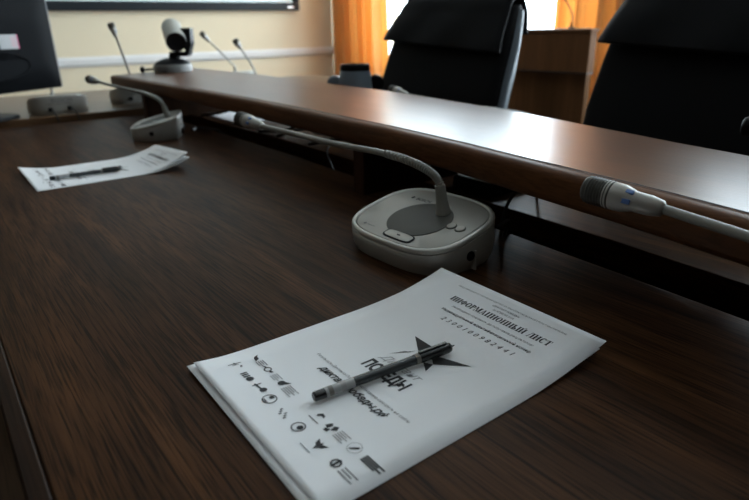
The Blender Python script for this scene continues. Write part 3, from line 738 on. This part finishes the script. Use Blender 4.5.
# ------------------------------------------------------------------ office chairs (local: faces -x, floor at z = 0)
def make_chair(label, loc, rz):
    t = thing('office_chair', label, 'chair', loc, rz, 'black office chairs')
    def hw(z):                       # half width of the back
        return interp([(.45, .225), (.6, .25), (.85, .251), (.97, .246), (1.05, .232), (1.12, .220)], z)
    def bx(z): return .17+.07*max(0, (z-.45)/.4)**1.3 if z < .85 else .24+(z-.85)*.37
    rings = []
    zs = [.47, .475, .49, .55, .62, .70, .78, .85, .90, .95, 1.0, 1.04, 1.065, 1.075]
    for i, z in enumerate(zs):
        e = 1 if 2 <= i <= len(zs)-4 else (.9 if i in (1, len(zs)-3) else (.72 if i in (0, len(zs)-2) else .45))
        th_ = .048*e; w_ = hw(z)
        rings.append([(bx(z)+.048+th_*math.copysign(abs(math.cos(a))**.6, math.cos(a))-.016*abs(math.sin(a))**3, w_*math.copysign(abs(math.sin(a))**.4, math.sin(a)), z) for a in [2*PI*k/40 for k in range(40)]])
    MB().loops(rings).build('back_cushion', M['leather'], t, smooth=True, angle=60)
    # headrest cover folded over the top: front face, round top, short tail behind
    sl = .37
    sec = [(bx(.975)-.030, .972), (bx(.99)-.028, .99), (bx(1.03)-.022, 1.03), (bx(1.06)-.014, 1.062), (bx(1.08)-.004, 1.093), (bx(1.09)+.016, 1.110), (bx(1.09)+.045, 1.113), (bx(1.08)+.070, 1.102), (bx(1.06)+.086, 1.075), (bx(1.03)+.094, 1.04), (bx(1.0)+.097, 1.005)]
    sp = spline([(x, 0, z) for x, z in sec], 4); ns = len(sp)-1
    def hood(i, j):
        p = sp[int(round(i*ns))]; y = j*2-1
        w_ = .247-.030*max(0, (p.z-.96)/.145)
        frontness = max(0, 1-i*2.2)
        fold = .004*math.sin(y*7+p.z*30)*frontness
        return (p.x+.012*(abs(y)**4)*(1 if i < .5 else -1)+fold, y*w_, p.z-.010*abs(y)**6*max(0, (p.z-1.0)/.1)+y*(.012*max(0, 1-i*2)+.004))
    MB().grid(hood, ns, 24).build('headrest_cover', M['leather'], t, smooth=True, angle=70, solid=.008)
    # outer back shell
    def shell(i, j):
        z = .42+.60*i; y = (j*2-1)
        w_ = (.236 if z < .85 else .236-.03*((z-.85)/.17)**2)*(1-.25*max(0, (.5-z)/.08))
        return (bx(z)+.092+.02*(1-abs(y)**2)-.012*abs(y)**4, y*w_, z)
    MB().grid(shell, 14, 16).build('back_shell', M['leather_lit'], t, smooth=True, angle=70, solid=.022, bevel=.006)
    for sg in (-1, 1):
        MB().tube(spline([(bx(z)+.045, sg*(hw(z)-.004), z) for z in (.5, .6, .7, .8, .9, .97, 1.03, 1.06)], 6), lambda u: .010+.006*math.sin(PI*u), 12).build('side_piping', M['leather_lit'], t, smooth=True)
    # seat, arms, column, star base
    rings = []
    for k, z in ((.90, .385), (.98, .395), (1, .42), (1, .445), (.97, .468), (.85, .48), (.4, .484)):
        rings.append([(.0+.245*k*math.copysign(abs(math.cos(a))**.5, math.cos(a)), .25*k*math.copysign(abs(math.sin(a))**.5, math.sin(a)), z) for a in [2*PI*i/36 for i in range(36)]])
    MB().loops(rings).build('seat', M['leather'], t, smooth=True, angle=60)
    for sg in (-1, 1):
        a_ = MB().tube(spline([(.18, sg*.255, .42), (.20, sg*.285, .52), (.17, sg*.29, .60), (.08, sg*.29, .625), (-.06, sg*.29, .62), (-.12, sg*.285, .56), (-.10, sg*.262, .43)], 6), .016, 10).build('armrest', M['black'], t, smooth=True)
        MB().box(-.09, .13, -.026, .026, -.012, .014).build('arm_pad', M['leather'], a_, loc=(0, sg*.29, .637), bevel=.008)
    MB().revolve((0, 0, .10), (0, 0, 1), [(0, .03), (.12, .03), (.121, .018), (.29, .018)], 20).build('gas_column', M['black'], t, smooth=True, angle=40)
    for k in range(5):
        a = 2*PI*k/5+.3; d = Vector((math.cos(a), math.sin(a), 0))
        lg = MB().tube([d*.02+Vector((0, 0, .125)), d*.16+Vector((0, 0, .11)), d*.30+Vector((0, 0, .085))], lambda u: .024-.009*u, 10).build('base_leg', M['black'], t, smooth=True)
        s_ = Vector((-d.y, d.x, 0))
        MB().revolve(d*.29+Vector((0, 0, .030))-s_*.022, d*.29+Vector((0, 0, .030))+s_*.022, [(0, .024), (.004, .030), (.040, .030), (.044, .024)], 20).build('caster', M['black'], lg, smooth=True, angle=40)
    return t
make_chair('black leather office chair with bluish window light coloured into its side beside the pot, left one', (.98, 1.335, 0), 0)
make_chair('black leather office chair cut by the right edge, nearer one', (.915, .515, 0), 0)

# ------------------------------------------------------------------ lectern
lc = thing('lectern', 'brown wooden lectern with overhanging front board by the window', 'lectern', (2.65, 1.93, 0))
MB().box(-.25, -.200, -.345, .37, zt(.066), zt(.236)).build('front_board', M['lectern'], lc, bevel=.003)
MB().box(-.25, -.200, -.345, .37, zt(.0605), zt(.0655)).build('board_lipping', M['dark_line'], lc)
MB().box(-.199, -.165, -.310, .345, 0, zt(.230)).build('front_panel', M['lectern_body'], lc, bevel=.003)
MB().prism([(-.1645, -.285), (.16, -.06), (.16, .31), (-.1645, .34)], 0, zt(.225)).build('body', M['lectern_body'], lc)
MB().prism([(-.256, -.350), (-.196, -.350), (.17, -.065), (.17, .32), (-.196, .375), (-.256, .375)], zt(.2365), zt(.252)).build('top_board', M['lectern'], lc, bevel=.003)
gm = thing('stalk_microphone', 'thin curved microphone stalk rising from the wooden lectern top', 'microphone', (2.56, 1.80, zt(.252)))
MB().revolve((0, 0, 0), (0, 0, 1), [(0, .016), (.006, .016), (.008, .008), (.03, .005)], 20).build('mount', M['black'], gm, smooth=True, angle=40)
MB().tube(spline([(0, 0, .02), (0, 0, .06), (-.015, .03, .12), (-.04, .075, .17), (-.07, .12, .21)], 8), .0035, 8).build('stalk', M['grille'], gm, smooth=True)
MB().revolve((-.07, .12, .21), (-.09, .15, .232), [(0, .005), (.01, .008), (.04, .008), (.045, .004)], 16).build('microphone_head', M['black'], gm, smooth=True)

# ------------------------------------------------------------------ curtains
def curtain(label, y0, y1, flare0, flare1, folds, amp, xc, ph):
    org = Vector((xc, (y0+y1)/2, zt(2.02)))
    def fn(i, j):
        z = 2.02-(2.02+.70)*j
        k = max(0, (1.0-z)/1.7)
        a = y0-flare0*k; b = y1+flare1*k
        y = a+(b-a)*i
        d = amp*(math.sin(2*PI*folds*i+ph)+.45*math.sin(2*PI*folds*2.3*i+1+ph)+.25*math.sin(2*PI*folds*.6*i+ph*2))*(.7+.3*j)
        return tuple(Vector((xc+d, y, zt(z)))-org)
    o = thing('curtain', label, 'curtain', org, 0, 'orange window curtains')
    MB().grid(fn, 160, 20).build('fabric', M['curtain'], o, smooth=True, angle=180, solid=.002)
    MB().revolve((0, -(y1-y0)/2-.06, .03), (0, (y1-y0)/2+.06, .03), [(0, .02), (.012, .02), (.013, .012), (y1-y0+.107, .012), (y1-y0+.108, .02), (y1-y0+.12, .02)], 14).build('curtain_rod', M['silver'], o, smooth=True, angle=40)
    return o
curtain('orange curtain in the room corner left of the office chairs', 3.80, 4.47, .055, .0, 5, .038, 2.98, .4)
curtain('golden orange curtain hanging behind the wooden lectern', 1.62, 2.235, .02, .02, 5, .034, 3.0, 1.9)

# ------------------------------------------------------------------ cables
def cable(label, pts, r=.0026, group='black cables by the shelf'):
    org = Vector((pts[0][0], pts[0][1], zt(pts[0][2])))
    o = MB().tube([p-org for p in spline([(x, y, zt(z)) for x, y, z in pts], 8)], r, 8).build('cable', M['cable'], None, loc=org, smooth=True)
    return tag(o, label, 'cable', group)
cable('short black cable looping from the nearest microphone unit into the gap', [(.5620, .478, .030), (.578, .476, .036), (.592, .486, .026), (.598, .497, .006), (.614, .508, .0032), (.629, .515, .0040), (.641, .52, -.010), (.650, .525, -.03), (.66, .53, -.08), (.66, .53, -.135)])
cable('black cable curving up from the gap right of nearest microphone unit', [(.652, .55, -.130), (.650, .548, -.03), (.652, .545, .012), (.664, .540, .042), (.690, .535, .058), (.74, .55, .040), (.80, .60, .0032)])
cable('black cable curling behind the microphone unit beside far papers', [(.606, 1.668, .012), (.635, 1.72, .0035), (.655, 1.76, .0035), (.668, 1.70, .0035), (.674, 1.63, .004), (.700, 1.58, -.04), (.705, 1.56, -.13)])
cable('left of two black leads hanging from the pale unit under the monitor', [(.3475, 2.2585, .037), (.350, 2.236, .034), (.354, 2.213, .016), (.356, 2.2085, -.02), (.356, 2.2085, -.10)])
cable('right of two black leads hanging from the pale unit under the monitor', [(.4075, 2.2585, .037), (.412, 2.234, .036), (.418, 2.213, .018), (.420, 2.2085, -.02), (.420, 2.2085, -.10)])
for i, (pts, lab) in enumerate([
    ([(.78, 2.0, .0032), (.80, 1.90, .018), (.84, 1.84, .034), (.90, 1.83, .022), (.95, 1.86, .0032)], 'black cable arching beneath the shelf left of the nearest microphone head'),
    ([(.77, 1.72, .0032), (.80, 1.72, .020), (.86, 1.76, .030), (.92, 1.80, .0032)], 'black cable right beside the nearest microphone head beneath the shelf'),
    ([(.77, 1.55, .0032), (.80, 1.46, .012), (.82, 1.40, .030), (.85, 1.36, .012), (.90, 1.40, .0032)], 'thick black cable loop beneath the shelf middle, left of the tangle'),
    ([(.77, 1.44, .0032), (.81, 1.38, .024), (.84, 1.30, .028), (.87, 1.22, .0032)], 'black cable crossing the tangle beneath the shelf middle'),
    ([(.768, 1.27, .0042), (.79, 1.19, .024), (.83, 1.13, .028), (.88, 1.09, .0042)], 'right black cable of the tangle beneath the shelf middle'),
    ([(.70, 1.02, -.13), (.69, 1.06, -.02), (.70, 1.10, .020), (.74, 1.12, .030), (.80, 1.10, .0032)], 'thin black cable rising from the gap left of the shelf support')]):
    cable(lab, [(x-.012, y, z) if i != 5 else (x, y, z) for x, y, z in pts], .0042 if i != 5 else .0022)

# ------------------------------------------------------------------ things on the counter under the shelf
hub = thing('flat_device', 'flat black device with pale top under shelf above nearest microphone unit', 'device', (.792, .700, T))
MB().prism(rounded([(-.048, -.055), (.048, -.055), (.048, .055), (-.048, .055)], .02), 0, .020).build('housing', M['black'], hub, bevel=.004, smooth=True)
MB().prism(rounded([(-.042, -.049), (.042, -.049), (.042, .049), (-.042, .049)], .018), .0202, .0225).build('top_plate', M['whiteboard'], hub, bevel=.001)
def loose(label, x, y, a):  # pale sheet added where the counter top is bright with window glare
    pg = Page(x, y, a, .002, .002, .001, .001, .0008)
    return sheet('glare_sheet', label, pg, False, 'window glare patches on the counter')
loose('white sheet standing in for window glare on the counter under the shelf, left of nearest microphone head', .785, 2.045, math.radians(88))

# ------------------------------------------------------------------ light: daylight through the windows
w_ = bpy.data.worlds.new('World'); bpy.context.scene.world = w_; w_.use_nodes = True
bg = w_.node_tree.nodes['Background']; bg.inputs['Color'].default_value = (.80, .91, 1.0, 1); bg.inputs['Strength'].default_value = 20.0
for i, (a, b) in enumerate(WIN):
    l = bpy.data.lights.new('window_portal', 'AREA'); l.shape = 'RECTANGLE'; l.size = HEAD-SILL; l.size_y = b-a
    l.cycles.is_portal = True
    o = bpy.data.objects.new('window_portal', l); C.objects.link(o)
    o.location = (XR+.22, (a+b)/2, zt((SILL+HEAD)/2))
    o.rotation_euler = (0, PI/2, 0)          # shines towards -x

# ------------------------------------------------------------------ camera
cam = bpy.data.cameras.new('camera'); co = bpy.data.objects.new('camera', cam); C.objects.link(co)
A, p, r = .645, math.radians(20.9), math.radians(1.2)
fw = Vector((0, math.cos(p), -math.sin(p))); rt0 = Vector((1, 0, 0)); dn0 = fw.cross(rt0)
rt = rt0*math.cos(r)+dn0*math.sin(r); dn = -rt0*math.sin(r)+dn0*math.cos(r)
R = Matrix(((math.cos(A), math.sin(A), 0), (-math.sin(A), math.cos(A), 0), (0, 0, 1)))
fw, rt, dn = R @ fw, R @ rt, R @ dn
co.matrix_world = Matrix(((rt.x, -dn.x, -fw.x, 0), (rt.y, -dn.y, -fw.y, 0), (rt.z, -dn.z, -fw.z, zt(.2765)), (0, 0, 0, 1)))
cam.sensor_width = 36; cam.lens = 583/749*36; cam.clip_start = .02; cam.clip_end = 50
cam.dof.use_dof = True; cam.dof.focus_distance = .60; cam.dof.aperture_fstop = 6.3
sc = bpy.context.scene; sc.camera = co
sc.view_settings.view_transform = 'Standard'; sc.view_settings.look = 'None'
sc.view_settings.gamma = 1; sc.view_settings.use_curve_mapping = False
sc.view_settings.exposure = -0.15
sc.cycles.use_denoising = True
sc.cycles.max_bounces = 10
